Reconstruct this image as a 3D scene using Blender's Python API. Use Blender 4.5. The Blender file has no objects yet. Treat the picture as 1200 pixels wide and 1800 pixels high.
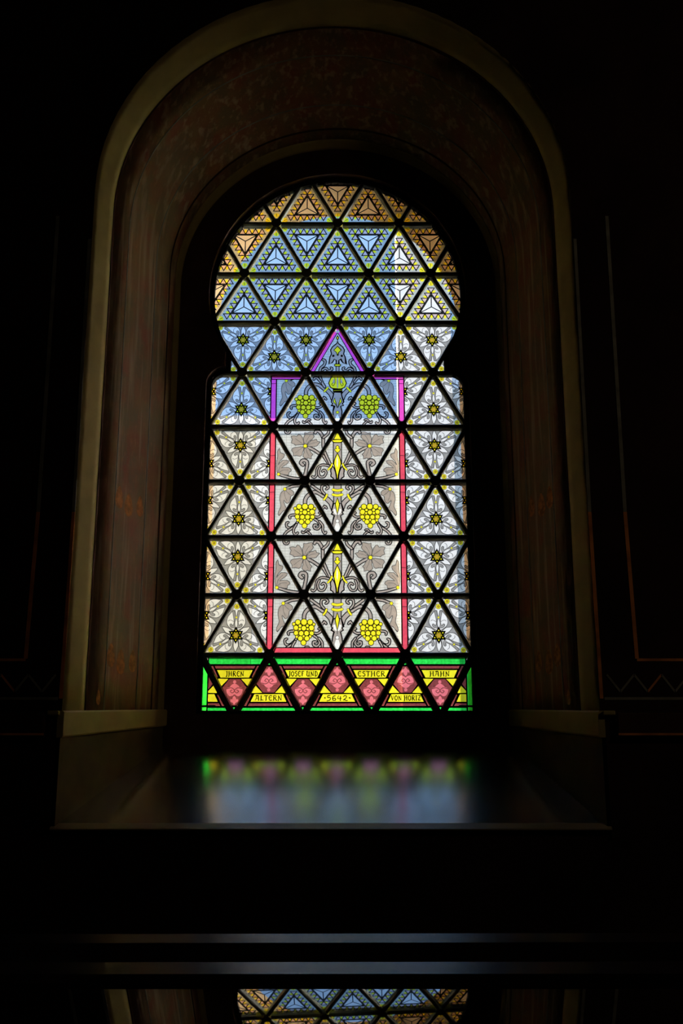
import bpy, bmesh, math, random
from mathutils import Vector
from mathutils.geometry import tessellate_polygon
random.seed(7)
R = math.radians
SC = bpy.context.scene
COL = SC.collection

# ------------------------------------------------------------------ camera, sky, sun, exposure
ZC = 1.25                                   # eye height
cam = bpy.data.objects.new('camera', bpy.data.cameras.new('camera'))
COL.objects.link(cam)
cam.location = (0, 0, ZC)
cam.rotation_euler = (R(90 + 18.7), 0, 0)
cam.data.sensor_fit = 'VERTICAL'
cam.data.sensor_height = 36
cam.data.lens = 50
cam.data.clip_start = 0.05
SC.camera = cam

world = bpy.data.worlds.new('sky'); SC.world = world; world.use_nodes = True
wn = world.node_tree.nodes; wl = world.node_tree.links
bg = wn['Background']
tc = wn.new('ShaderNodeTexCoord'); sep = wn.new('ShaderNodeSeparateXYZ')
mr = wn.new('ShaderNodeMapRange'); mx = wn.new('ShaderNodeMix'); mx.data_type = 'RGBA'
wl.new(tc.outputs['Generated'], sep.inputs[0]); wl.new(sep.outputs['Z'], mr.inputs['Value'])
mr.inputs['From Min'].default_value = 0.0; mr.inputs['From Max'].default_value = 1.0
wl.new(mr.outputs[0], mx.inputs[0])
mx.inputs[6].default_value = (.42, .62, 1.0, 1)
mx.inputs[7].default_value = (.26, .52, 1.0, 1)
wl.new(mx.outputs[2], bg.inputs['Color'])
bg.inputs['Strength'].default_value = 1.25

sun = bpy.data.objects.new('sun', bpy.data.lights.new('sun', 'SUN')); COL.objects.link(sun)
sun.data.energy = 32.0; sun.data.angle = R(.6); sun.data.color = (1, .93, .82)
sun.rotation_euler = Vector((.66, .085, -.75)).to_track_quat('-Z', 'Y').to_euler()
sun.location = (-20, -10, 30)

jamb_fill = bpy.data.objects.new('room_lamp', bpy.data.lights.new('room_lamp', 'POINT')); COL.objects.link(jamb_fill)  # added fill light, unseen: brightens the left jamb and the wall lines
jamb_fill.location = (3.0, 2.4, ZC + 2.3); jamb_fill.data.energy = 9; jamb_fill.data.color = (1, .72, .45); jamb_fill.data.shadow_soft_size = .12

SC.view_settings.view_transform = 'Standard'; SC.view_settings.look = 'None'
SC.view_settings.gamma = 1; SC.view_settings.use_curve_mapping = False
SC.view_settings.exposure = 0
SC.cycles.transparent_max_bounces = 24
SC.cycles.max_bounces = 8; SC.cycles.diffuse_bounces = 5
SC.cycles.use_denoising = True
SC.cycles.sample_clamp_indirect = 4

# ------------------------------------------------------------------ helpers
TH = R(18.7); F = 2500.
def ray(x, y):
    u = (x - 600) / F; v = (900 - y) / F
    return u, math.cos(TH) - v * math.sin(TH), math.sin(TH) + v * math.cos(TH)
def hat(y, D):                              # height above the eye at depth D seen at photo row y
    r = ray(600, y); return r[2] / r[1] * D
def at(x, y, D):
    r = ray(x, y); k = D / r[1]; return (r[0] * k, D, r[2] * k + ZC)

def link(name, me, parent=None):
    o = bpy.data.objects.new(name, me); COL.objects.link(o)
    if parent: o.parent = parent
    return o
def mesh_obj(name, verts, faces, mats, parent=None, fm=None, smooth=False):
    me = bpy.data.meshes.new(name)
    me.from_pydata([tuple(v) for v in verts], [], faces)
    for m in (mats if isinstance(mats, (list, tuple)) else [mats]): me.materials.append(m)
    if fm: me.polygons.foreach_set('material_index', fm)
    if smooth: me.polygons.foreach_set('use_smooth', [True] * len(me.polygons))
    me.update()
    return link(name, me, parent)
def empty(name, loc=(0, 0, 0)):
    o = bpy.data.objects.new(name, None); COL.objects.link(o); o.location = loc; o.empty_display_size = .1
    return o
def tag(o, label=None, cat=None, group=None, kind=None):
    for k, v in (('label', label), ('category', cat), ('group', group), ('kind', kind)):
        if v: o[k] = v
    return o
def box(name, a, b, mat, parent=None, bev=0):
    bm = bmesh.new(); bmesh.ops.create_cube(bm, size=1)
    for v in bm.verts:
        v.co = Vector([(a[i] + b[i]) / 2 + v.co[i] * (b[i] - a[i]) for i in range(3)])
    if bev: bmesh.ops.bevel(bm, geom=bm.edges[:], offset=bev, segments=2, affect='EDGES', profile=.5)
    me = bpy.data.meshes.new(name); bm.to_mesh(me); bm.free(); me.materials.append(mat)
    return link(name, me, parent)
def extrude_x(name, prof, x0, x1, mat, parent=None, fm=None):
    n = len(prof)
    v = [(x0, p[0], p[1]) for p in prof] + [(x1, p[0], p[1]) for p in prof]
    f = [(i, (i + 1) % n, n + (i + 1) % n, n + i) for i in range(n)] + [tuple(range(n))[::-1], tuple(range(n, 2 * n))]
    return mesh_obj(name, v, f, mat, parent)
def plate(name, outer, holes, y0, y1, mat, parent=None):
    """solid slab in the XZ plane (points x,z) with holes, from y0 to y1"""
    loops = [outer] + holes
    flat = [p for l in loops for p in l]
    tris = tessellate_polygon([[Vector((p[0], p[1], 0)) for p in l] for l in loops])
    n = len(flat)
    v = [(p[0], y0, p[1]) for p in flat] + [(p[0], y1, p[1]) for p in flat]
    f = [tuple(t) for t in tris] + [tuple(i + n for i in t)[::-1] for t in tris]
    k = 0
    for l in loops:
        m = len(l)
        for i in range(m):
            a, b = k + i, k + (i + 1) % m
            f.append((a, b, b + n, a + n))
        k += m
    return mesh_obj(name, v, f, mat, parent)

# ------------------------------------------------------------------ materials
def newmat(name):
    m = bpy.data.materials.new(name); m.use_nodes = True
    nt = m.node_tree
    return m, nt, nt.nodes, nt.links
def solid(name, col, rough=.8, spec=.3, var=.15, scale=8, col2=None, bump=.0, stretch=(1, 1, 1), ior=1.5, detail=4):
    m, nt, N, L = newmat(name); b = N['Principled BSDF']
    b.inputs['Roughness'].default_value = rough; b.inputs['Specular IOR Level'].default_value = spec; b.inputs['IOR'].default_value = ior
    t = N.new('ShaderNodeTexCoord'); mp = N.new('ShaderNodeMapping'); mp.inputs['Scale'].default_value = stretch
    n = N.new('ShaderNodeTexNoise'); n.inputs['Scale'].default_value = scale; n.inputs['Detail'].default_value = detail
    L.new(t.outputs['Object'], mp.inputs[0]); L.new(mp.outputs[0], n.inputs['Vector'])
    r = N.new('ShaderNodeMix'); r.data_type = 'RGBA'
    c2 = col2 or tuple(c * (1 + var) for c in col); c1 = col if col2 else tuple(c * (1 - var) for c in col)
    r.inputs[6].default_value = (*c1, 1); r.inputs[7].default_value = (*c2, 1)
    mr_ = N.new('ShaderNodeMapRange'); mr_.inputs['From Min'].default_value = .35; mr_.inputs['From Max'].default_value = .65
    L.new(n.outputs['Fac'], mr_.inputs['Value']); L.new(mr_.outputs[0], r.inputs[0]); L.new(r.outputs[2], b.inputs['Base Color'])
    if bump:
        bp = N.new('ShaderNodeBump'); bp.inputs['Strength'].default_value = bump; bp.inputs['Distance'].default_value = .01
        L.new(n.outputs['Fac'], bp.inputs['Height']); L.new(bp.outputs[0], b.inputs['Normal'])
    return m
def glass(name, tint, var=.10, scale=10, grid=False, transl=.018, rough=.06):
    """stained glass: mostly clear transmission tinted by the glass, a little diffusion, a little gloss"""
    m, nt, N, L = newmat(name); N.remove(N['Principled BSDF']); out = N['Material Output']
    t = N.new('ShaderNodeTexCoord'); n = N.new('ShaderNodeTexNoise'); n.inputs['Scale'].default_value = scale; n.inputs['Detail'].default_value = 3
    L.new(t.outputs['Object'], n.inputs['Vector'])
    r = N.new('ShaderNodeMix'); r.data_type = 'RGBA'
    mm = N.new('ShaderNodeMapRange'); mm.inputs['From Min'].default_value = .3; mm.inputs['From Max'].default_value = .7
    L.new(n.outputs['Fac'], mm.inputs['Value']); L.new(mm.outputs[0], r.inputs[0])
    r.inputs[6].default_value = (*[max(0, c * (1 - var)) for c in tint], 1)
    r.inputs[7].default_value = (*[min(1, c * (1 + var)) for c in tint], 1)
    c = r.outputs[2]
    if grid:                                # cross-hatched lines painted on the clear quarries
        sp = N.new('ShaderNodeSeparateXYZ'); L.new(t.outputs['Object'], sp.inputs[0])
        cb = N.new('ShaderNodeCombineXYZ'); L.new(sp.outputs['X'], cb.inputs['X']); L.new(sp.outputs['Z'], cb.inputs['Y'])
        br = N.new('ShaderNodeTexBrick'); br.offset = 0; br.squash = 1
        br.inputs['Scale'].default_value = 1; br.inputs['Brick Width'].default_value = .072; br.inputs['Row Height'].default_value = .043
        br.inputs['Mortar Size'].default_value = .0034; br.inputs['Mortar Smooth'].default_value = .3
        br.inputs['Color1'].default_value = (1, 1, 1, 1); br.inputs['Color2'].default_value = (.93, .93, .93, 1); br.inputs['Mortar'].default_value = (.66, .66, .66, 1)
        L.new(cb.outputs[0], br.inputs['Vector'])
        mu = N.new('ShaderNodeMix'); mu.data_type = 'RGBA'; mu.blend_type = 'MULTIPLY'; mu.inputs[0].default_value = 1
        L.new(c, mu.inputs[6]); L.new(br.outputs['Color'], mu.inputs[7]); c = mu.outputs[2]
    tr = N.new('ShaderNodeBsdfTransparent'); tl = N.new('ShaderNodeBsdfTranslucent'); gl = N.new('ShaderNodeBsdfGlossy')
    gl.inputs['Roughness'].default_value = rough; gl.inputs['Color'].default_value = (.9, .9, .9, 1)
    L.new(c, tr.inputs[0]); L.new(c, tl.inputs[0])
    a = N.new('ShaderNodeMixShader'); a.inputs[0].default_value = transl
    L.new(tr.outputs[0], a.inputs[1]); L.new(tl.outputs[0], a.inputs[2])
    b = N.new('ShaderNodeMixShader'); b.inputs[0].default_value = .03; L.new(a.outputs[0], b.inputs[1]); L.new(gl.outputs[0], b.inputs[2])
    L.new(b.outputs[0], out.inputs['Surface'])
    return m
M = dict(
    white=glass('white_glass', (.94, .93, .90), .06),
    grey=glass('grey_paint_on_glass', (.36, .355, .34), .08),
    vine=glass('clear_hatched_glass', (.68, .68, .64), .08, grid=True),
    stem=glass('taupe_paint_on_glass', (.43, .38, .35), .06),
    leaf=glass('brown_grey_paint_on_glass', (.40, .34, .29), .08),
    yellow=glass('silver_stain_yellow_glass', (.98, .86, .03), .08),
    amber=glass('amber_glass', (.55, .36, .03), .1),
    pyr=glass('frosted_pale_glass', (.95, .96, .95), .04),
    mauve=glass('mauve_glass', (.70, .56, .57), .06),
    edge=glass('pale_grey_glass', (.52, .56, .52), .1),
    red=glass('red_glass', (.86, .09, .14), .12, 14),
    magenta=glass('magenta_glass', (1.0, .10, .62), .08, 14),
    green=glass('green_glass', (.03, .92, .09), .35, 22),
    maroon=glass('maroon_glass', (.27, .06, .06), .2, 30),
    pink=glass('rose_glass', (.85, .20, .24), .15, 14),
    clear=glass('glass_back', (.985, .985, .985), 0, transl=0),
    line=solid('black_vitreous_paint', (.012, .012, .014), .6, .2),
    fine=glass('dark_paint_on_glass', (.10, .095, .09), .05),
    navy=solid('blue_black_paint', (.012, .016, .045), .6, .2),
    lead=solid('dark_lead', (.09, .11, .10), .42, .5, .3, 30),
    frame=solid('dark_iron_frame', (.012, .013, .012), .9, .05, .3, 30),
    dado=solid('dark_olive_dado', (.13, .11, .05), .7, .3, .2, 9),
    olive=solid('olive_border_paint', (.50, .43, .16), .75, .3, .10, 12),
    olive2=solid('olive_rail_paint', (.50, .44, .17), .5, .4, .10, 12),
    wall=solid('dark_painted_plaster', (.035, .016, .018), .85, .2, .3, 5),
    wall2=solid('dark_brown_plaster', (.075, .035, .025), .85, .2, .3, 5),
    line_o=solid('ochre_stencil_paint', (.95, .36, .10), .7, .2, .3, 14),
    line_g=solid('grey_stencil_paint', (.30, .32, .28), .7, .2, .3, 14),
    orn=solid('orange_stencil_paint', (.55, .24, .07), .8, .2, .4, 60),
    floor=solid('dark_oak_floor', (.05, .03, .02), .5, .3, .3, 6, stretch=(1, 12, 1)),
    wood=solid('dark_polished_wood', (.03, .014, .009), .22, .5, .3, 5, stretch=(1, 10, 10)),
    stone=solid('pale_limestone', (.72, .60, .44), .9, .2, .12, 6, bump=.2),
    soffit=solid('warm_sandstone', (.84, .62, .36), .9, .2, .12, 6, bump=.2),
    paving=solid('courtyard_paving', (.05, .05, .045), .9, .2, .2, 3),
    facade=solid('cream_render', (.80, .74, .62), .95, .1, .06, .35),
    tower=solid('ivory_render', (.72, .69, .63), .95, .1, .06, .35),
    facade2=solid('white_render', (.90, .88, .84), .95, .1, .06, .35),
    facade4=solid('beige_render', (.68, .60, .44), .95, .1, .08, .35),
    facade3=solid('dark_block_brown', (.20, .15, .10), .95, .1, .06, .35),
    roof=solid('slate_roof', (.22, .20, .20), .8, .2, .2, 2),
    shade=solid('window_dark', (.28, .28, .28), .3, .5, .2, 2),
)
def stencil_mat():
    m, nt, N, L = newmat('faded_red_brown_stencil_painting'); b = N['Principled BSDF']
    b.inputs['Roughness'].default_value = .7; b.inputs['Specular IOR Level'].default_value = .35
    t = N.new('ShaderNodeTexCoord')
    def noise(scale, st, det=5):
        mp = N.new('ShaderNodeMapping'); mp.inputs['Scale'].default_value = st
        n = N.new('ShaderNodeTexNoise'); n.inputs['Scale'].default_value = scale; n.inputs['Detail'].default_value = det
        L.new(t.outputs['Object'], mp.inputs[0]); L.new(mp.outputs[0], n.inputs['Vector']); return n.outputs['Fac']
    def ramp(f, a, b_, c1, c2):
        r = N.new('ShaderNodeValToRGB'); r.color_ramp.elements[0].position = a; r.color_ramp.elements[1].position = b_
        r.color_ramp.elements[0].color = (*c1, 1); r.color_ramp.elements[1].color = (*c2, 1); L.new(f, r.inputs[0]); return r.outputs[0]
    def mix(f, a, b_):
        r = N.new('ShaderNodeMix'); r.data_type = 'RGBA'; L.new(f, r.inputs[0]); L.new(a, r.inputs[6])
        if isinstance(b_, tuple): r.inputs[7].default_value = (*b_, 1)
        else: L.new(b_, r.inputs[7])
        return r.outputs[2]
    base = ramp(noise(9, (1, 1, 1)), .35, .65, (.36, .13, .07), (.34, .24, .11))
    blot = ramp(noise(5, (3, 3, 1.6)), .47, .58, (0, 0, 0), (.7, .7, .7))
    c = mix(blot, base, (.22, .19, .10))
    st = ramp(noise(5, (9, 9, .45), 6), .53, .66, (0, 0, 0), (.8, .8, .8))
    c = mix(st, c, (.60, .46, .30))
    sp = ramp(noise(90, (1, 1, .4), 3), .56, .70, (0, 0, 0), (.45, .45, .45))
    c = mix(sp, c, (.55, .28, .13))
    L.new(c, b.inputs['Base Color'])
    return m
M['stencil'] = stencil_mat()
def sill_mat():
    m, nt, N, L = newmat('dark_varnished_sill'); b = N['Principled BSDF']
    b.inputs['Base Color'].default_value = (.11, .09, .045, 1)
    b.inputs['Roughness'].default_value = .19; b.inputs['IOR'].default_value = 12.0; b.inputs['Specular IOR Level'].default_value = .5
    return m
M['sill'] = sill_mat()
def case_glass():
    m, nt, N, L = newmat('reflective_case_glass'); b = N['Principled BSDF']
    b.inputs['Base Color'].default_value = (.012, .008, .006, 1)
    b.inputs['Roughness'].default_value = .012; b.inputs['IOR'].default_value = 4.0
    return m
M['caseglass'] = case_glass()

# ------------------------------------------------------------------ window measurements (x from its axis, h above the eye)
YG = 4.60                                    # glass plane
S = .2243                                    # side of a lattice triangle
X0 = -.014
ROW = [hat(1260, YG)] + [hat(y, YG) for y in (1152, 1047, 945, 847, 751, 657, 568, 483, 395, 309)]
DC, DR, DRT = 2.375, .447, .472              # dome centre, radius, rise
HB, HT, HW = hat(1253, YG), ROW[6], .447     # light: bottom, shoulder, half width
NW, NT_ = .382, hat(638, YG)                 # neck half width and top
def rrect():
    r = .055; p = [(-HW, HB), (HW, HB)]
    for a in range(0, 91, 15): p.append((HW - r + r * math.cos(R(a)), HT - r + r * math.sin(R(a))))
    for a in range(90, 181, 15): p.append((-HW + r + r * math.cos(R(a)), HT - r + r * math.sin(R(a))))
    return p
def dome(d=0, n=72):
    return [((DR + d) * math.cos(2 * math.pi * i / n), DC + ((DRT if i < n / 2 else DR) + d) * math.sin(2 * math.pi * i / n)) for i in range(n)]
RECT = rrect(); DOME = dome()
def inconv(p, poly):
    n = len(poly)
    for i in range(n):
        a, b = poly[i], poly[(i + 1) % n]
        if (b[0] - a[0]) * (p[1] - a[1]) - (b[1] - a[1]) * (p[0] - a[0]) < -1e-9: return False
    return True
def inside(p):
    return inconv(p, RECT) or (p[1] > HT - .001 and (inconv(p, DOME) or (abs(p[0]) < NW and p[1] < NT_)))
def outline(d=0):
    """horseshoe outline of the light, offset outwards by d, counter-clockwise"""
    p = [(-HW - d, HB - d), (HW + d, HB - d)]
    r = .055 + d
    for a in range(0, 91, 15): p.append((HW - .055 + r * math.cos(R(a)), HT - .055 + r * math.sin(R(a))))
    p.append((NW + d, HT + d))
    a0 = -math.asin(min(1, (DC - NT_) / (DR)))
    # where the circle crosses the neck line
    ac = -math.acos((NW + d) / (DR + d)) if NW + d < DR + d else 0
    n = 48
    for i in range(n + 1):
        a = ac + (math.pi - 2 * ac) * i / n
        q = ((DR + d) * math.cos(a), DC + ((DRT if math.sin(a) > 0 else DR) + d) * math.sin(a))
        p.append(q)
    p.append((-NW - d, HT + d))
    for a in range(90, 181, 15): p.append((-HW + .055 + r * math.cos(R(a)), HT - .055 + r * math.sin(R(a))))
    return p
def W(pts): return [(x + X0, h + ZC) for x, h in pts]

# ------------------------------------------------------------------ room and niche
D1, DB = 4.08, 4.56                          # face of the wall, back of the niche
AX, AR, AC = -.03, .778, 2.495               # niche mouth: axis, half width, springing
BX, BR, BC = -.012, .562, 2.40               # niche back
RX, RZ0, RZ1, RYB = 3.6, -ZC, 4.6, -3.6      # room
def sill_h(D): return hat(1447, D1 + .015) + (D - D1 - .015) * math.tan(R(32.6))
hf = hat(1458, D1)
def arch(cx, r, hc, h0, n=40, foot=None):
    p = [(cx + r, h0)]
    for i in range(n + 1):
        a = math.pi * i / n; p.append((cx + r * math.cos(a), hc + r * math.sin(a)))
    p.append((cx - r, h0)); return p
Wc = lambda pts: [(x, h + ZC) for x, h in pts]
wall = plate('wall_front', [(-RX, 0), (RX, 0), (RX, RZ1), (-RX, RZ1)], [Wc(arch(AX, AR, AC, hf - .002))], D1, D1 + .04, M['wall'])
tag(wall, 'dark painted wall with the round-arched niche around the window', kind='structure')
# splayed reveal: strips across its depth, each a painted field of its own
NA = 56
def reveal_pts(t, h0f=None):
    pts = []
    cx = AX + (BX - AX) * t; r = AR + (BR - AR) * t; hc = AC + (BC - AC) * t; y = D1 + (DB - D1) * t
    hb = hat(1275, D1) + (hat(1262, DB) - hat(1275, D1)) * t
    L = 12
    for i in range(L): pts.append((cx + r, y, hb + (hc - hb) * i / L + ZC))
    for i in range(NA + 1):
        a = math.pi * i / NA; pts.append((cx + r * math.cos(a), y, hc + r * math.sin(a) + ZC))
    for i in range(L - 1, -1, -1): pts.append((cx - r, y, hb + (hc - hb) * i / L + ZC))
    return pts
def reveal(name, t0, t1, mat, raise_=0):
    ts = [t0 + (t1 - t0) * i / 4 for i in range(5)]
    rows = [reveal_pts(t) for t in ts]; n = len(rows[0]); v = []; f = []
    for row in rows:
        for q in row:
            dx = AX - q[0]; dz = min(0, (AC + ZC) - q[2]); l = math.hypot(dx, dz) or 1
            v.append((q[0] + dx / l * raise_, q[1], q[2] + dz / l * raise_))
    for k in range(4):
        for i in range(n - 1): f.append((k * n + i, k * n + i + 1, (k + 1) * n + i + 1, (k + 1) * n + i))
    o = mesh_obj(name, v, f, mat, wall, smooth=True)
    md = o.modifiers.new('thickness', 'SOLIDIFY'); md.thickness = .012; md.offset = -1
    return o
for side in (-1, 1):
    q = []
    for e in (0, -.012):
        for t in (0, 1):
            for h in (hf + (sill_h(DB) - hf) * t - .03, hat(1274, D1) + (hat(1261, DB) - hat(1274, D1)) * t):
                cx = AX + (BX - AX) * t; r = AR + (BR - AR) * t
                q.append((cx + side * (r - e), D1 + (DB - D1) * t, h + ZC))
    mesh_obj('jamb_dado', q, [(0, 1, 3, 2), (6, 7, 5, 4), (0, 4, 5, 1), (2, 3, 7, 6), (1, 5, 7, 3), (0, 2, 6, 4)], M['dado'], wall)
reveal('painted_border', 0, .2, M['olive'])
reveal('stencilled_reveal', .2, .93, M['stencil'])
reveal('inner_border', .93, 1.0, M['olive'])
# dark line between border and field
def reveal_line(t, w, mat):
    return reveal('painted_stripe', t - w, t + w, mat, .0012)
reveal_line(.205, .006, M['wall2']); reveal_line(.86, .006, M['wall2']); reveal_line(.38, .004, M['line_g']); reveal_line(.70, .004, M['line_g'])
# wall at the back of the niche with the horseshoe opening
tracery = plate('tracery_wall', [(-1.1, .5), (1.1, .5), (1.1, 4.5), (-1.1, 4.5)], [W(outline(.012))], DB, DB + .06, M['wall2'], wall)
# rails (base mouldings) on both jambs
def jamb_pt(side, t, h, off):
    cx = AX + (BX - AX) * t; r = AR + (BR - AR) * t
    return (cx + side * (r - off), D1 + (DB - D1) * t, h + ZC)
for side in (-1, 1):
    t1 = 1.0
    top0, top1 = hat(1250, D1), hat(1247, DB)
    bot0, bot1 = hat(1297, D1), hat(1276, DB)
    dy = -.012
    pr = []
    for t, hb_, ht_ in ((-.012, bot0, top0), (t1, bot1, top1)):
        for off, h in ((-.008, hb_), (.008, hb_), (.011, hb_ + .005), (.011, ht_ - .005), (.007, ht_), (-.008, ht_)):
            pr.append(jamb_pt(side, t, h, off))
    n = 6
    f = [(i, (i + 1) % n, n + (i + 1) % n, n + i) for i in range(n)] + [tuple(range(n)), tuple(range(n, 2 * n))]
    o = mesh_obj('jamb_rail', pr, f, M['olive2'], wall)
    o['label'] = 'olive painted rail at the foot of the %s jamb' % ('left' if side < 0 else 'right')
# orange lobes of the stencil still readable low on the left jamb (and mirrored)
for side in (-1, 1):
    vs, fs = [], []
    for t, h, a, b in ((.42, .985, .020, .038), (.52, .975, .022, .040), (.64, .99, .018, .036), (.32, .845, .010, .024), (.42, 1.50, .020, .038), (.52, 1.49, .022, .040), (.64, 1.505, .018, .036)):
        k = len(vs); m = 14
        for i in range(m):
            g = 2 * math.pi * i / m; tt = t + a * math.cos(g) * (1 - .4 * math.sin(g)) / .53; hh = h + b * math.sin(g)
            vs.append(jamb_pt(side, tt, hh, .0015))
        fs.append(tuple(range(k, k + m)))
    o = mesh_obj('stencil_lobes', vs, fs, M['orn'], wall)
# painted lines and zigzag on the face of the wall, right and left of the niche
def face_strip(p, q, w, mat, name='painted_line', px=True, mirror=False):
    a = at(*p, D1); b = at(*q, D1)
    A = Vector((a[0], a[2])); B = Vector((b[0], b[2]))
    if mirror: A.x = 2 * AX - A.x; B.x = 2 * AX - B.x
    d = (B - A).normalized(); nn = Vector((-d.y, d.x)) * w / 2
    y = D1 - .0015
    c = [A + nn, B + nn, B - nn, A - nn]
    v = [(k.x, y, k.y) for k in c] + [(k.x, D1 + .001, k.y) for k in c]
    return mesh_obj(name, v, [(0, 1, 2, 3), (7, 6, 5, 4), (0, 4, 5, 1), (1, 5, 6, 2), (2, 6, 7, 3), (3, 7, 4, 0)], mat, wall)
for mi in (False, True):
    face_strip((1036, 900), (1057, 1228), .010, M['line_o'], mirror=mi)
    face_strip((1036, 900), (1010, 420), .010, M['line_g'], mirror=mi)
    face_strip((1098, 900), (1119, 1158), .011, M['line_o'], mirror=mi)
    face_strip((1098, 900), (1066, 380), .011, M['line_g'], mirror=mi)
    face_strip((1119, 1160), (1700, 1160), .008, M['line_o'], mirror=mi)
    face_strip((1062, 1228), (1700, 1228), .008, M['line_g'], mirror=mi)
    for k in range(7):
        x = 1066 + k * 48
        face_strip((x, 1186), (x + 24, 1216), .006, M['line_g'], 'painted_zigzag', mirror=mi)
        face_strip((x + 24, 1216), (x + 48, 1186), .006, M['line_o'] if k % 2 else M['line_g'], 'painted_zigzag', mirror=mi)
for side in (-1, 1):
    xa = AX + side * (AR + .045); xb = side * RX
    z0, z1 = hat(1297, D1) + ZC, hat(1262, D1) + ZC
    d = box('dado_rail', (min(xa, xb), D1 - .018, z0), (max(xa, xb), D1 + .01, z1 + .012), M['wall2'], wall, .004)
    box('dado_line', (min(xa, xb), D1 - .0205, z0 + .004), (max(xa, xb), D1 - .017, z0 + .010), M['line_o'], wall)
    xc = AX + side * (AR + .004); xd = AX + side * (AR + .040)
    box('rail_return', (min(xc, xd), D1 - .019, hat(1259, D1) + ZC), (max(xc, xd), D1 + .01, hat(1251, D1) + ZC), M['olive2'], wall, .003)
# sloping sill slab
ys = D1 + .015
prof = [(D1 - .012, hf), (ys - .0, hat(1447, D1 + .015)), (DB + .03, sill_h(DB + .03)), (DB + .03, sill_h(DB + .03) - .12), (D1 + .02, hf - .05), (D1 + .02, hf - .004), (D1 - .012, hf - .004)]
v = []; f = []
def half(y):
    t = max(0, (y - D1) / (DB - D1)); return AR + (BR - AR) * t - .001
for sd in (-1, 1):
    for y, h in prof:
        t = max(0, (y - D1) / (DB - D1))
        cx = AX + (BX - AX) * t; ex = .012 if y < D1 + .02 else 0
        v.append((cx + sd * (half(y) + (.012 if y < D1 else -.001)), y, h + ZC))
n = len(prof)
f = [(i, (i + 1) % n, n + (i + 1) % n, n + i) for i in range(n)] + [tuple(range(n))[::-1], tuple(range(n, 2 * n))]
sill = mesh_obj('window_sill', v, f, [M['sill']])
nz = []
for x_ in (AX - AR - .012, AX + AR + .012):
    for y_, h_ in ((D1 - .013, hf), (D1 - .013, hf - .003), (D1 - .002, hf - .003), (D1 + .0155, hat(1447, D1 + .0155) - .004), (D1 + .0155, hat(1447, D1 + .0155) + .0004)): nz.append((x_, y_, h_ + ZC))
M['nose'] = solid('pale_olive_nosing', (.34, .30, .19), .34, .5, .1, 8, ior=2.2)  # paler olive than the sill slab
mesh_obj('sill_nosing', nz, [tuple(range(5)), tuple(range(9, 4, -1))] + [(i, 5 + i, 5 + (i + 1) % 5, (i + 1) % 5) for i in range(5)], M['nose'], sill)
tag(sill, 'sloping dark varnished window sill mirroring the coloured glass', 'sill')
# room shell
def st(o, lab): return tag(o, lab, kind='structure')
st(box('wall_left', (-RX - .2, RYB, 0), (-RX, D1, RZ1), M['wall']), 'dark plaster wall on the left')
st(box('wall_right', (RX, RYB, 0), (RX + .2, D1, RZ1), M['wall']), 'dark plaster wall on the right')
st(box('wall_back', (-RX - .2, RYB - .2, 0), (RX + .2, RYB, RZ1), M['wall']), 'dark plaster wall behind the viewer')
st(box('floor', (-RX - .2, RYB - .2, -.2), (RX + .2, DB, 0), M['floor']), 'dark wooden floor')
st(box('ceiling', (-RX - .4, RYB - .4, RZ1), (RX + .4, YG + .35, RZ1 + .2), M['wall']), 'dark ceiling')
# outer skin of the building: reveal of warm sandstone round the glass
YE = YG + .25
def reveal_out(d=0):
    p = [(-HW - d, HB - .02), (HW + d, HB - .02)]
    n = 40
    for i in range(n + 1):
        a = math.pi * i / n; p.append(((DR + d) * math.cos(a), DC + (DRT + d) * math.sin(a)))
    return p
st(plate('wall_outer', [(-RX - .4, -.2), (RX + .4, -.2), (RX + .4, RZ1 + .2), (-RX - .4, RZ1 + .2)], [W(reveal_out(.004))], YG + .03, YE, M['soffit']), 'outer stone wall around the window')

# ------------------------------------------------------------------ outside: courtyard, facing house, added side blocks for the light
st(box('ground', (-14, YE, -.3), (14, 75, -.02), M['paving']), 'stone paved courtyard')
def house(name, x0, x1, y0, y1, z1, mat, lab, face='-y', win=None, roof=1.2):
    h = empty(name, ((x0 + x1) / 2, (y0 + y1) / 2, 0)); tag(h, lab, 'building')
    def bx(nm, a, b, m, par=h, bev=0):
        c = h.location
        return box(nm, [a[i] - c[i] for i in range(3)], [b[i] - c[i] for i in range(3)], m, par, bev)
    bx('facade_wall', (x0, y0, -.02), (x1, y1, z1), mat)
    bx('cornice', (x0, y0 - .006, z1 - .5), (x1, y1, z1 + .05), M['facade2'])
    bx('roof', (x0 + .1, y0 + .2, z1 + .05), (x1 - .1, y1 - .2, z1 + roof + .02), M['roof'])
    if win:
        for (wx, wz, ww, wh) in win:
            fr = bx('window', (wx, y0 - .04, wz), (wx + ww, y0 + .02, wz + wh), M['facade2'])
            for q in (0, 1):
                bx('pane', (wx + .12 + q * (ww / 2 - .06), y0 - .06, wz + .12), (wx + ww / 2 - .06 + q * (ww / 2 - .06), y0 - .035, wz + wh - .12), M['shade'], fr).location = (0, 0, 0)
    return h
YF = 45.
zf = hat(738, YF) + ZC
wins = [(x, z, 1.3, 2.0) for z in (4.2, 8.2, 15.2) for x in (-11, -8.2)] 
house('neighbour_house', -14, at(452, 600, YF)[0], YF, YF + 8, hat(733, YF) + ZC, M['facade4'], 'beige rendered house across the courtyard, behind the left edge of the window', win=wins, roof=.05)
house('town_house', at(452, 600, YF)[0] + .01, at(698, 600, YF)[0], YF, YF + 8, zf, M['facade'], 'cream rendered house across the courtyard, seen faintly through the clear glass in the middle', roof=.05)
zt = hat(360, YF) + ZC
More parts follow.
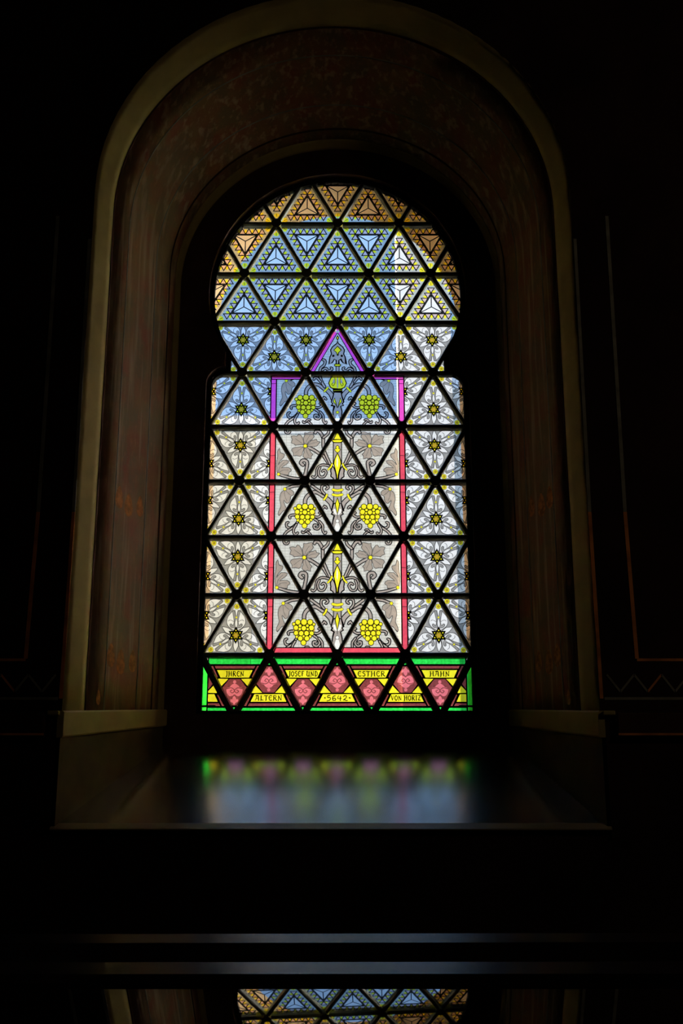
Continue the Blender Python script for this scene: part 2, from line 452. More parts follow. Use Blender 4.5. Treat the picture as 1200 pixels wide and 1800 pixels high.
house('stair_tower', at(698, 600, YF)[0] + .01, at(792, 600, YF)[0], YF - .1, YF + 1.2, zt, M['tower'], 'tall pale stair tower of the house across the courtyard, behind the right of the window', roof=.05)
house('corner_house', at(792, 600, YF)[0] + .01, 14, YF, YF + 8, hat(660, YF) + ZC, M['facade'], 'cream corner house right of the stair tower', roof=.05)
# added unseen blocks: right one bounces sun to the left jamb, left stays dark
w = box('right_bounce_block', (3.4, YE + .3, -.02), (6.5, 24, 15), M['facade2']); tag(w, 'unseen white block added right of the courtyard to bounce sunlight onto the left jamb', 'building')
w = box('left_dark_block', (-7.5, YE + .3, -.02), (-4.4, 30, 8.5), M['facade3']); tag(w, 'unseen dark block added left of the courtyard to keep light off the right jamb', 'building')

# ------------------------------------------------------------------ painting helpers: exact planar partition of painted glass
def cr(pts, closed=False, n=4):
    """Catmull-Rom smoothing"""
    out = []; m = len(pts)
    rng = range(m if closed else m - 1)
    for i in rng:
        if closed: p0, p1, p2, p3 = (pts[(i + k) % m] for k in (-1, 0, 1, 2))
        else: p0, p1, p2, p3 = pts[max(0, i - 1)], pts[i], pts[i + 1], pts[min(m - 1, i + 2)]
        for k in range(n):
            t = k / n
            out.append(tuple(.5 * (2 * p1[j] + (p2[j] - p0[j]) * t + (2 * p0[j] - 5 * p1[j] + 4 * p2[j] - p3[j]) * t * t + (3 * p1[j] - p0[j] - 3 * p2[j] + p3[j]) * t ** 3) for j in (0, 1)))
    if not closed: out.append(tuple(pts[-1]))
    return out
def area(p): return .5 * sum(p[i][0] * p[(i + 1) % len(p)][1] - p[(i + 1) % len(p)][0] * p[i][1] for i in range(len(p)))
def ccw(p): return p if area(p) > 0 else p[::-1]
def fill(pts):
    t = tessellate_polygon([[Vector((p[0], p[1], 0)) for p in pts]])
    return [ccw([pts[i] for i in a]) for a in t if abs(area([pts[i] for i in a])) > 1e-8]
def stroke(pts, w, closed=False, cap=True):
    out = []; m = len(pts); L = []
    for i in range(m):
        a = pts[i - 1] if (i > 0 or closed) else pts[i]; b = pts[(i + 1) % m] if (i < m - 1 or closed) else pts[i]
        dx, dy = b[0] - a[0], b[1] - a[1]; l = math.hypot(dx, dy) or 1
        k = 1.
        if 0 < i < m - 1 or closed:
            c = pts[i]; e = (c[0] - a[0], c[1] - a[1]); el = math.hypot(*e) or 1
            cs = abs((e[0] * dx + e[1] * dy) / (el * l)); k = min(2., 1 / max(cs, .3))
        L.append((-dy / l * w / 2 * k, dx / l * w / 2 * k))
    for i in range(m if closed else m - 1):
        j = (i + 1) % m; p, q = pts[i], pts[j]; a, b = L[i], L[j]
        quad = [(p[0] + a[0], p[1] + a[1]), (p[0] - a[0], p[1] - a[1]), (q[0] - b[0], q[1] - b[1]), (q[0] + b[0], q[1] + b[1])]
        for tri in ((quad[0], quad[1], quad[2]), (quad[0], quad[2], quad[3])):
            if abs(area(tri)) > 1e-8: out.append(ccw(list(tri)))
    if cap and not closed:
        for e in (pts[0], pts[-1]): out.append(disc(e, w / 2, 8)[0])
    return out
def disc(c, r, n=12): return [[(c[0] + r * math.cos(2 * math.pi * i / n), c[1] + r * math.sin(2 * math.pi * i / n)) for i in range(n)]]
def split(poly, a, b):
    """split convex poly by line a->b: (left/inside part, right/outside part)"""
    ex, ey = b[0] - a[0], b[1] - a[1]
    d = [ex * (p[1] - a[1]) - ey * (p[0] - a[0]) for p in poly]
    if min(d) >= -1e-12: return poly, None
    if max(d) <= 1e-12: return None, poly
    I, O = [], []; n = len(poly)
    for i in range(n):
        j = (i + 1) % n; p, q = poly[i], poly[j]
        if d[i] >= 0: I.append(p)
        if d[i] <= 0: O.append(p)
        if (d[i] > 0 > d[j]) or (d[i] < 0 < d[j]):
            t = d[i] / (d[i] - d[j]); x = (p[0] + (q[0] - p[0]) * t, p[1] + (q[1] - p[1]) * t); I.append(x); O.append(x)
    return (I if len(I) > 2 else None), (O if len(O) > 2 else None)
def clipconv(poly, C):
    for i in range(len(C)):
        poly, _ = split(poly, C[i], C[(i + 1) % len(C)])
        if not poly: return None
    return poly
def bb(p):
    xs = [q[0] for q in p]; ys = [q[1] for q in p]; return min(xs), min(ys), max(xs), max(ys)
UP = [(-.5, -.288675), (.5, -.288675), (0, .57735)]
DN = [(-.5, .288675), (0, -.57735), (.5, .288675)]
class Art:
    def __init__(s, tri, base):
        s.tri = tri; s.cells = {}; s.N = 24; s.base = base; s.P = {}; s.id = 0
        s.grid = {}; s.add(ccw(list(tri)), base)
    def keys(s, b):
        g = s.N
        return [(i, j) for i in range(int(math.floor(b[0] * g)), int(math.floor(b[2] * g)) + 1) for j in range(int(math.floor(b[1] * g)), int(math.floor(b[3] * g)) + 1)]
    def add(s, poly, key):
        b = bb(poly); s.P[s.id] = (poly, key, b)
        for k in s.keys(b): s.grid.setdefault(k, set()).add(s.id)
        s.id += 1
    def rem(s, i):
        for k in s.keys(s.P[i][2]): s.grid[k].discard(i)
        del s.P[i]
    def paint(s, polys, key):
        """key = (sub-part name or None, material)"""
        for C in polys:
            C = clipconv(C, s.tri)
            if not C or area(C) < 2e-8: continue
            b = bb(C); ids = set()
            for k in s.keys(b): ids |= s.grid.get(k, set())
            for i in sorted(ids):
                poly, kk, pb = s.P[i]
                if pb[0] >= b[2] or pb[2] <= b[0] or pb[1] >= b[3] or pb[3] <= b[1]: continue
                if clipconv(poly, C) is None: continue
                outs = []; rem = poly
                for e in range(len(C)):
                    rem, o = split(rem, C[e], C[(e + 1) % len(C)])
                    if o: outs.append(o)
                    if not rem: break
                s.rem(i)
                for o in outs:
                    if area(o) > 5e-8: s.add(o, kk)
            s.add(C, key)
    def items(s): return [(p, k) for p, k, b in s.P.values()]
def mir(p): return [(-a, b) for a, b in p]
def rot(p, deg):
    c, s_ = math.cos(R(deg)), math.sin(R(deg)); return [(a * c - b * s_, a * s_ + b * c) for a, b in p]
def conv(cx, cy, sx, sy): return lambda pts: [((a - cx) / sx, (cy - b) / sy) for a, b in pts]

# ---- star panel
def art_star():
    A = Art(UP, (None, 'white')); T = conv(515, 628, 1110, 1119)
    G = 'tracery'
    A.paint([ccw(UP)], (G, 'grey'))
    leaf = cr(T([(490, 548), (440, 524), (392, 488), (362, 438), (360, 385), (378, 325), (415, 278), (448, 240), (466, 280), (474, 340), (492, 430), (500, 500)]), True, 2)
    hook = cr(T([(450, 232), (488, 236), (497, 290), (509, 332), (506, 352), (495, 400), (491, 440), (503, 508), (470, 510), (428, 494), (411, 462), (424, 444), (446, 450), (454, 468), (474, 456), (481, 415), (476, 360), (466, 305)]), True, 2)
    scal = T([(386, 398), (412, 380), (442, 386), (474, 408)])
    spear = T([(518, 350), (500, 420), (499, 450), (512, 505), (524, 505), (537, 450), (536, 420)])
    corner = T([(462, 214), (500, 218), (518, 330), (536, 218), (584, 214), (560, 178), (518, 80), (476, 178)])
    spike = cr(T([(285, 492), (350, 498), (405, 520), (480, 590), (430, 610), (350, 585), (315, 540)]), True, 2)
    for a in (0, 120, 240):
        A.paint(fill(rot(spike, a)), (G, 'white')); A.paint(stroke(rot(spike, a), .010, True), (G, 'fine'))
        for f in (lambda p: p, mir):
            A.paint(fill(rot(f(leaf), a)), (G, 'white')); A.paint(stroke(rot(f(leaf), a), .010, True), (G, 'fine'))
            A.paint(fill(rot(f(hook), a)), (G, 'grey')); A.paint(stroke(rot(f(hook), a), .009, True), (G, 'fine'))
            A.paint(stroke(rot(f(scal), a), .007, cap=False), (G, 'fine'))
        A.paint(fill(rot(corner, a)), (G, 'white')); A.paint(fill(rot(spear, a)), (G, 'white'))
        c = rot(T([(520, 160)]), a)[0]
        A.paint(disc(c, .041, 14), ('rosette', 'line')); A.paint(disc(c, .036, 14), ('rosette', 'yellow'))
        A.paint(disc(c, .022, 10), ('rosette', 'line')); A.paint(disc(c, .017, 10), ('rosette', 'amber'))
        c = rot(T([(518, 338)]), a)[0]
        A.paint(disc(c, .019, 8), ('rosette', 'fine')); A.paint(disc(c, .0145, 8), ('rosette', 'yellow'))
    r = .105
    t1 = [(r * math.cos(R(90 + k * 120)), r * math.sin(R(90 + k * 120))) for k in range(3)]; t2 = [(-a, -b) for a, b in t1]
    for t in (t1, t2): A.paint([t], ('star', 'yellow'))
    for t in (t1, t2): A.paint(stroke(t, .021, True), ('star', 'line'))
    A.paint(disc((0, 0), .042, 12), ('star', 'line')); A.paint(disc((0, 0), .034, 12), ('star', 'amber'))
    return A
# ---- pyramid panel
def art_pyr():
    A = Art(UP, (None, 'edge')); u = .107; L = .37
    ring = [(0, .309 - .0)]
    cs = []
    for i in range(6):
        a = (i - 2.5) * u; cs.append((a, -.1545))
    allc = set()
    for rdeg in (0, 120, 240):
        for c in cs:
            q = rot([c], rdeg)[0]; allc.add((round(q[0], 4), round(q[1], 4)))
        for i in range(5):
            x = (i - 2) * u; y = -.1545 - .022
            k = rot([(x, y + .055), (x - .026, y + .005), (x, y - .04), (x + .026, y + .005)], rdeg)
            A.paint([ccw(k)], ('mosaic_triangles', 'yellow'))
        fl = rot([(0, .50), (.012, .45), (.045, .425), (.035, .385), (0, .375), (-.035, .385), (-.045, .425), (-.012, .45)], rdeg)
        A.paint(fill(fl), ('mosaic_triangles', 'yellow'))
        A.paint(stroke(rot([(0, .44), (0, .385)], rdeg), .008, cap=False), ('mosaic_triangles', 'navy'))
    for c in sorted(allc):
        t = [(c[0] - u / 2, c[1] + u * .2887), (c[0], c[1] - u * .5774), (c[0] + u / 2, c[1] + u * .2887)]
        A.paint([ccw(t)], ('mosaic_triangles', 'mauve'))
        A.paint(stroke(t, .015, True), ('mosaic_triangles', 'navy'))
    P = [(L * a, L * b) for a, b in UP]
    for k in range(3): A.paint([ccw([P[k], P[(k + 1) % 3], (0, 0)])], ('pyramid_facet#%d' % k, 'pyr'))
    A.paint(stroke(P, .017, True), ('pyramid_outline', 'navy'))
    for p in P: A.paint(stroke([p, (0, 0)], .016, cap=False), ('pyramid_outline', 'navy'))
    return A
def tendril(A, T, pts, w, part='vine', n=4, mirrored=False, m='stem'):
    p = cr(T(pts), n=n); w = w / 1080.
    for q in ([p, mir(p)] if mirrored else [p]): A.paint(stroke(q, w + .030), (part, 'line'))
    for q in ([p, mir(p)] if mirrored else [p]): A.paint(stroke(q, w), (part, m))
def blob(A, T, pts, m, part, n=3, lw=.010, closed_smooth=True, mirrored=False, lm='line'):
    p = T(pts)
    if closed_smooth: p = cr(p, True, n)
    for q in ([p, mir(p)] if mirrored else [p]):
        A.paint(fill(q), (part, m)); 
        if lw: A.paint(stroke(q, lw * (1.5 if lm == 'line' else 1.25), True), (part, lm))
def sym(pts, cx):                            # complete a half outline across x=cx
    return pts + [(2 * cx - x, y) for x, y in reversed(pts) if abs(x - cx) > 1]
def art_grape(strip=None):
    A = Art(UP, (None, 'vine')); T = conv(570, 646, 1128, 1087)
    for p, w in (([(577, 400), (582, 320), (622, 255), (690, 212), (760, 190)], 42),
                 ([(410, 580), (350, 585), (315, 602), (322, 632)], 20), ([(292, 705), (262, 722), (272, 780), (330, 800), (400, 760), (452, 700)], 20),
                 ([(215, 935), (270, 862), (370, 797)], 22), ([(455, 880), (425, 908), (390, 880), (386, 820), (432, 740)], 20),
                 ([(690, 930), (640, 875), (590, 860), (548, 882), (530, 860)], 16), ([(592, 858), (612, 830), (655, 832)], 14),
                 ([(750, 612), (800, 617), (850, 592), (860, 560), (825, 545)], 20), ([(740, 650), (800, 690), (840, 760), (800, 815), (742, 800), (738, 752), (780, 752)], 22),
                 ([(828, 690), (882, 760), (884, 840), (920, 892), (938, 868)], 20)):
        tendril(A, T, p, w, n=3)
    back = [(440, 410), (715, 410), (760, 560), (735, 640), (640, 740), (572, 790), (505, 735), (425, 650), (400, 560)]
    A.paint(fill(T(back)), ('grape_cluster', 'amber'))
    for x, y, r in [(475, 440, 42), (577, 438, 50), (680, 440, 44), (408, 470, 27), (742, 475, 24), (512, 497, 27), (634, 497, 25), (445, 528, 40), (575, 535, 40), (702, 530, 44), (508, 548, 24), (640, 550, 22), (447, 610, 38), (533, 615, 40), (622, 615, 40), (706, 615, 36), (460, 670, 24), (573, 663, 22), (680, 665, 24), (518, 695, 40), (628, 695, 40), (572, 762, 42)]:
        c = T([(x, y)])[0]; r = r / 1108.
        A.paint(disc(c, r + .008, 12), ('grape_cluster', 'line')); A.paint(disc(c, r - .003, 12), ('grape_cluster', 'yellow'))
    if strip:
        A.paint([[(-.5, -.30), (.5, -.30), (.5, -.172), (-.5, -.172)]], ('border_strip', 'line'))
        A.paint([[(-.43, -.26), (.43, -.26), (.40, -.186), (-.40, -.186)]], ('border_strip', strip))
    return A
def art_leaf():
    A = Art(DN, (None, 'vine')); T = conv(580, 413, 1101, 1064)
    for p, w in (([(640, 450), (720, 488), (830, 560), (900, 620)], 32), ([(752, 198), (778, 165), (830, 190), (885, 290), (890, 430), (930, 520)], 34),
                 ([(982, 180), (960, 225), (892, 282)], 26), ([(548, 745), (510, 710), (545, 668), (612, 690), (610, 790), (575, 950)], 36),
                 ([(235, 140), (250, 196), (298, 206), (318, 178)], 18)):
        tendril(A, T, p, w, n=3)
    for l in ([(555, 400), (548, 330), (520, 260), (470, 222), (435, 262), (395, 250), (338, 266), (362, 312), (344, 372), (395, 392), (415, 412), (500, 402)],
              [(570, 395), (550, 300), (572, 240), (568, 200), (610, 205), (660, 190), (716, 186), (716, 230), (732, 262), (700, 310), (640, 350), (605, 400)],
              [(612, 410), (680, 335), (730, 325), (772, 308), (786, 345), (836, 356), (800, 398), (780, 425), (720, 436), (650, 432)],
              [(605, 445), (650, 480), (685, 540), (716, 572), (688, 590), (686, 645), (640, 625), (600, 640), (545, 600), (562, 540), (560, 500), (578, 450)],
              [(560, 440), (535, 540), (530, 572), (490, 600), (440, 585), (378, 590), (382, 545), (352, 500), (372, 462), (440, 446)]):
        blob(A, T, l, 'leaf', 'vine_leaf', 2, .008, lm='fine')
    for q in ([(575, 420), (500, 360), (410, 300)], [(585, 410), (610, 320), (665, 240)], [(600, 425), (690, 380), (780, 365)], [(590, 440), (610, 520), (650, 600)], [(565, 435), (480, 490), (410, 545)]):
        A.paint(stroke(cr(T(q), n=2), .006, cap=False), ('vine_leaf', 'fine'))
    c = T([(582, 425)])[0]
    A.paint(disc(c, .034), ('vine_leaf', 'line')); A.paint(disc(c, .027), ('vine_leaf', 'yellow'))
    return A
def strip_v(A, m, ytop=.6, ybot=-.6):
    A.paint([[(-.052, ybot), (.052, ybot), (.052, ytop), (-.052, ytop)]], ('border_strip', 'line'))
    A.paint([[(-.033, ybot), (.033, ybot), (.033, ytop), (-.033, ytop)]], ('border_strip', m))
    A.paint([[(-.034, .12), (.034, .125), (.034, .133), (-.034, .128)]], ('border_strip', 'line'))
STAR = None
def mixed(tri, flip, m, up, top=None):
    """left half star panel, border strip, right half leaf"""
    A = Art(tri, (None, 'vine'))
    for p, k in STAR.items():
        q = [(-a, -b) for a, b in p] if flip else p
        q = clipconv(ccw(q), [(-1, -1), (-.03, -1), (-.03, 1), (-1, 1)])
        if q and area(q) > 2e-8: A.paint([q], k if k[0] else (None, k[1]))
    if up:
        T = conv(24, 720, 1115, 1064)
        tendril(A, T, [(150, 905), (280, 945), (400, 968), (560, 985)], 26, n=2)
        blob(A, T, [(108, 870), (96, 780), (95, 700), (112, 600), (108, 520), (138, 462), (165, 545), (226, 560), (212, 620), (158, 672), (120, 740), (200, 665), (306, 678), (262, 735), (180, 790), (300, 786), (352, 836), (310, 870), (300, 915), (200, 900), (150, 890)], 'leaf', 'vine_leaf', 2, .008, lm='fine')
        for q in ([(125, 880), (150, 780), (230, 700)], [(130, 885), (200, 830), (300, 830)]): A.paint(stroke(cr(T(q), n=2), .006, cap=False), ('vine_leaf', 'fine'))
        c = T([(130, 900)])[0]
    else:
        T = conv(2, 333, 1128, 1087)
        tendril(A, T, [(250, 135), (350, 98), (430, 84), (560, 70)], 26, n=2)
        blob(A, T, [(205, 165), (152, 215), (136, 320), (158, 430), (125, 510), (112, 556), (130, 592), (200, 512), (262, 490), (232, 430), (205, 350), (215, 340), (262, 388), (312, 352), (322, 290), (332, 262), (378, 236), (372, 186), (322, 152), (262, 140)], 'leaf', 'vine_leaf', 2, .008, lm='fine')
        for q in ([(215, 160), (225, 260), (260, 340)], [(230, 155), (290, 220), (330, 240)]): A.paint(stroke(cr(T(q), n=2), .006, cap=False), ('vine_leaf', 'fine'))
        c = T([(222, 142)])[0]
    A.paint(disc(c, .028), ('vine_leaf', 'line')); A.paint(disc(c, .022), ('vine_leaf', 'yellow'))
    strip_v(A, m)
    if top:
        A.paint([[(-.05, .19), (.6, .19), (.6, .30), (-.05, .30)]], ('border_strip', 'line'))
        A.paint([[(-.03, .205), (.6, .205), (.6, .245), (-.03, .245)]], ('border_strip', top))
    return A
def art_col_up():
    A = Art(UP, (None, 'vine')); T = conv(470, 585, 1040, 998); cx = 470
    for p, w in (([(345, 612), (262, 490), (190, 400), (120, 350)], 26), ([(352, 590), (285, 450), (240, 330)], 26), ([(335, 625), (240, 606), (165, 640), (140, 700), (135, 770), (100, 803), (72, 790)], 20),
                 ([(190, 650), (165, 720), (190, 790), (255, 790), (290, 730), (262, 690), (228, 708)], 20)):
        tendril(A, T, p, w, n=3, mirrored=True)
    blob(A, T, [(395, 630), (362, 690), (370, 740), (365, 790), (400, 812), (420, 850), (455, 850), (440, 720)], 'stem', 'column', 2, .012, mirrored=True)
    A.paint([ccw(T([(405, 250), (535, 250), (535, 600), (405, 600)]))], ('column', 'stem'))
    for x in (405, 535): A.paint(stroke(T([(x, 250), (x, 600)]), .014, cap=False), ('column', 'line'))
    blob(A, T, sym([(470, 88), (442, 130), (430, 160), (412, 190), (420, 214)], cx), 'yellow', 'column', 2, .008, False)
    blob(A, T, [(390, 208), (545, 208), (548, 235), (520, 252), (420, 252), (392, 235)], 'yellow', 'column', 2, .010)
    blob(A, T, sym([(470, 296), (440, 330), (455, 345), (422, 360), (440, 392), (470, 415)], cx), 'yellow', 'column', 2, .006)
    blob(A, T, sym([(470, 420), (440, 480), (418, 540), (412, 590), (430, 660), (455, 760), (462, 845)], cx), 'yellow', 'column', 2, .009, False)
    A.paint(fill(T([(470, 465), (480, 560), (470, 650), (458, 600), (458, 520)])), ('column', 'white'))
    for s_ in (1, -1):
        p = T([(470 + s_ * 85, 592), (470 + s_ * 105, 640), (470 + s_ * 148, 682)])
        A.paint(stroke(p, .034), ('column', 'line')); A.paint(stroke(p, .022), ('column', 'yellow'))
    return A
def art_col_dn():
    A = Art(DN, (None, 'vine')); T = conv(475, 1167, 1053, 1018); cx = 475
    for p, w in (([(245, 1105), (185, 1062), (110, 1035), (20, 1060)], 40), ([(262, 1065), (170, 1010), (60, 935)], 28), ([(268, 1066), (222, 1010), (228, 940), (288, 922), (328, 962), (296, 988)], 22),
                 ([(60, 1430), (150, 1432), (210, 1395), (180, 1362)], 18), ([(300, 1292), (272, 1262), (225, 1320)], 18), ([(90, 1462), (180, 1520), (208, 1572), (150, 1620), (108, 1580), (150, 1560)], 20), ([(195, 1535), (243, 1610), (255, 1680), (295, 1690)], 20)):
        tendril(A, T, p, w, n=3, mirrored=True)
    tendril(A, T, [(400, 1290), (380, 1225), (345, 1180), (300, 1140)], 60, 'column', 3, True)
    A.paint([ccw(T([(415, 860), (535, 860), (535, 1240), (415, 1240)]))], ('column', 'stem'))
    for x in (415, 535): A.paint(stroke(T([(x, 860), (x, 1200)]), .014, cap=False), ('column', 'line'))
    blob(A, T, sym([(475, 1215), (412, 1215), (378, 1335), (400, 1352), (380, 1385), (425, 1412), (400, 1500), (395, 1570), (420, 1600), (455, 1640)], cx), 'stem', 'column', 2, .012, False)
    for y in (1007, 1085):
        p = T([(402, y - 8), (475, y + 6), (550, y - 8)])
        A.paint(stroke(cr(p), .046), ('column', 'line')); A.paint(stroke(cr(p), .034), ('column', 'yellow'))
    blob(A, T, [(475, 1130), (510, 1230), (475, 1380), (440, 1230)], 'yellow', 'column', 1, .009, False)
    A.paint(fill(T([(410, 1310), (440, 1300), (470, 1390), (455, 1400), (420, 1370)])), ('column', 'white')); A.paint(fill(T([(540, 1310), (510, 1300), (480, 1390), (495, 1400), (530, 1370)])), ('column', 'white'))
    A.paint(stroke(T([(475, 1380), (475, 1450)]), .008, cap=False), ('column', 'line'))
    A.paint(fill(T([(475, 1490), (500, 1540), (520, 1600), (475, 1700), (430, 1600), (450, 1540)])), ('column', 'white'))
    A.paint(disc(T([(475, 1495)])[0], .030), ('column', 'line')); A.paint(disc(T([(475, 1495)])[0], .024), ('column', 'white'))
    for s_ in (1, -1):
        p = T([(475 - s_ * 168, 1080), (475 - s_ * 185, 1120), (475 - s_ * 215, 1155)])
        A.paint(stroke(p, .040), ('column', 'line')); A.paint(stroke(p, .027), ('column', 'yellow'))
    return A
def art_torch():
    A = Art(DN, (None, 'vine')); T = conv(492, 1168, 1049, 1028); cx = 492
    for p, w in (([(268, 1128), (185, 1062), (95, 1050), (-10, 1110)], 36), ([(280, 1090), (228, 1000), (195, 890)], 30), ([(102, 965), (125, 938), (165, 950), (215, 1010)], 22),
                 ([(60, 1440), (160, 1440), (215, 1400), (185, 1365)], 18), ([(305, 1300), (275, 1270), (235, 1330)], 18), ([(90, 1470), (190, 1530), (215, 1575), (160, 1615), (115, 1585), (150, 1570)], 20)):
        tendril(A, T, p, w, n=3, mirrored=True)
    tendril(A, T, [(415, 1290), (392, 1225), (360, 1185), (325, 1150)], 56, 'column', 3, True)
    blob(A, T, sym([(492, 1180), (432, 1180), (425, 1230), (390, 1345), (412, 1372), (392, 1402), (440, 1415), (418, 1500), (425, 1590), (462, 1620)], cx), 'stem', 'column', 2, .012, False)
    blob(A, T, sym([(492, 1130), (430, 1125), (375, 1100), (346, 1030), (372, 960), (405, 910), (425, 860), (492, 860)], cx), 'yellow', 'column', 2, .010, False)
    for s_ in (1, -1):
        A.paint(fill(T([(492 - s_ * 62, 940), (492 - s_ * 45, 1000), (492 - s_ * 62, 1040), (492 - s_ * 85, 1020)])), ('column', 'stem'))
        A.paint(stroke(cr(T([(492 - s_ * 50, 930), (492 - s_ * 40, 1010), (492 - s_ * 70, 1075), (492 - s_ * 95, 1045), (492 - s_ * 75, 1025)]), n=3), .008), ('column', 'line'))
        blob(A, T, [(492 - s_ * 45, 1275), (492 - s_ * 70, 1340), (492 - s_ * 40, 1370), (492 - s_ * 5, 1440), (492 - s_ * 30, 1340)], 'yellow', 'column', 1, .007, False)
        p = T([(492 - s_ * 158, 1105), (492 - s_ * 185, 1135), (492 - s_ * 215, 1168)])
        A.paint(stroke(p, .038), ('column', 'line')); A.paint(stroke(p, .025), ('column', 'yellow'))
    A.paint(fill(T([(492, 880), (506, 1000), (500, 1110), (484, 1110), (478, 1000)])), ('column', 'stem'))
    blob(A, T, [(418, 1132), (570, 1132), (570, 1168), (418, 1168)], 'yellow', 'column', 1, .014, False)
    A.paint(disc(T([(492, 1515)])[0], .026), ('column', 'line')); A.paint(disc(T([(492, 1515)])[0], .020), ('column', 'yellow'))
    A.paint(fill(T([(492, 1545), (530, 1620), (492, 1720), (455, 1620)])), ('column', 'white'))
    return A
def art_finial():
    A = Art(UP, (None, 'vine')); T = conv(492, 590, 1050, 973); cx = 492
    for p, w in (([(195, 880), (212, 780), (272, 725), (285, 660), (252, 640)], 26), ([(240, 810), (300, 780), (345, 822), (402, 795), (385, 772)], 22), ([(318, 880), (320, 830)], 20)):
        tendril(A, T, p, w, n=3, mirrored=True)
    A.paint([ccw(T([(466, 730), (520, 730), (520, 900), (466, 900)]))], ('column', 'stem'))
    for x in (466, 519): A.paint(stroke(T([(x, 730), (x, 900)]), .013, cap=False), ('column', 'line'))
    blob(A, T, sym([(492, 330), (478, 370), (405, 428), (376, 480), (392, 545), (366, 590), (350, 712), (402, 690), (440, 630), (470, 650), (470, 712)], cx), 'stem', 'finial', 2, .012, False)
    for s_ in (1, -1): A.paint(disc(T([(492 - s_ * 70, 575)])[0], .020), ('finial', 'line'))
    blob(A, T, sym([(492, 415), (430, 480), (475, 520), (488, 570)], cx), 'yellow', 'finial', 2, .008, False)
    blob(A, T, [(450, 712), (535, 712), (540, 728), (535, 745), (450, 745), (445, 728)], 'yellow', 'finial', 2, .009)
    blob(A, T, [(492, 240), (512, 275), (492, 315), (472, 275)], 'yellow', 'finial', 1, .010, False)
    for s_ in (1, -1):
        p = T([(492 + s_ * 450, 895), (492 + s_ * 30, 180)])
        A.paint(stroke(p, .068, cap=False), ('border_strip', 'line')); A.paint(stroke(p, .042, cap=False), ('border_strip', 'magenta'))
    A.paint(fill(T([(492, 95), (515, 130), (492, 172), (470, 130)])), ('border_strip', 'magenta'))
    return A
def art_inscr():
    A = Art(DN, (None, 'line')); T = conv(600, 398, 1108, 1152)
    cnt = [0]
    def P(pts, m, part): cnt[0] += 1; A.paint(fill(T(pts)), ('%s#%d' % (part, cnt[0]), m))
    P([(125, 108), (1078, 108), (1022, 208), (180, 208)], 'green', 'green_strip')
    for s_ in (0, 1):
        f = (lambda q: [(1200 - x, y) for x, y in q]) if s_ else (lambda q: q)
        P(f([(198, 240), (242, 240), (322, 415), (304, 432)]), 'maroon', 'maroon_strip')
        P(f([(335, 448), (495, 452), (380, 575), (320, 482)]), 'yellow', 'yellow_quarry')
    P([(268, 240), (930, 240), (908, 282), (292, 282)], 'maroon', 'maroon_strip')
    P([(310, 308), (887, 308), (830, 430), (370, 430)], 'yellow', 'text_plate')
    P([(512, 455), (690, 455), (800, 600), (640, 880), (545, 880), (400, 600)], 'maroon', 'rosy_medallion')
    C = lambda pts: A.paint(fill(cr(T(pts), True, 2)), ('palmette', 'pink'))
    Lw = lambda pts, w=.012: A.paint(stroke(cr(T(pts), n=3), w), ('palmette', 'maroon'))
    C(sym([(600, 525), (545, 555), (520, 585), (470, 608), (478, 680), (520, 730), (570, 725), (600, 700)], 600))
    C(sym([(600, 725), (572, 760), (570, 785), (538, 780), (545, 825), (575, 835), (600, 872)], 600))
    A.paint(disc(T([(600, 500)])[0], .024), ('palmette', 'pink'))
    for s_ in (1, -1):
        Lw([(600 - s_ * 125, 612), (600 - s_ * 50, 596), (600, 640), (600 - s_ * 35, 680), (600 - s_ * 68, 650), (600 - s_ * 40, 635)])
    P([(560, 912), (640, 912), (600, 975)], 'green', 'green_strip')
    return A

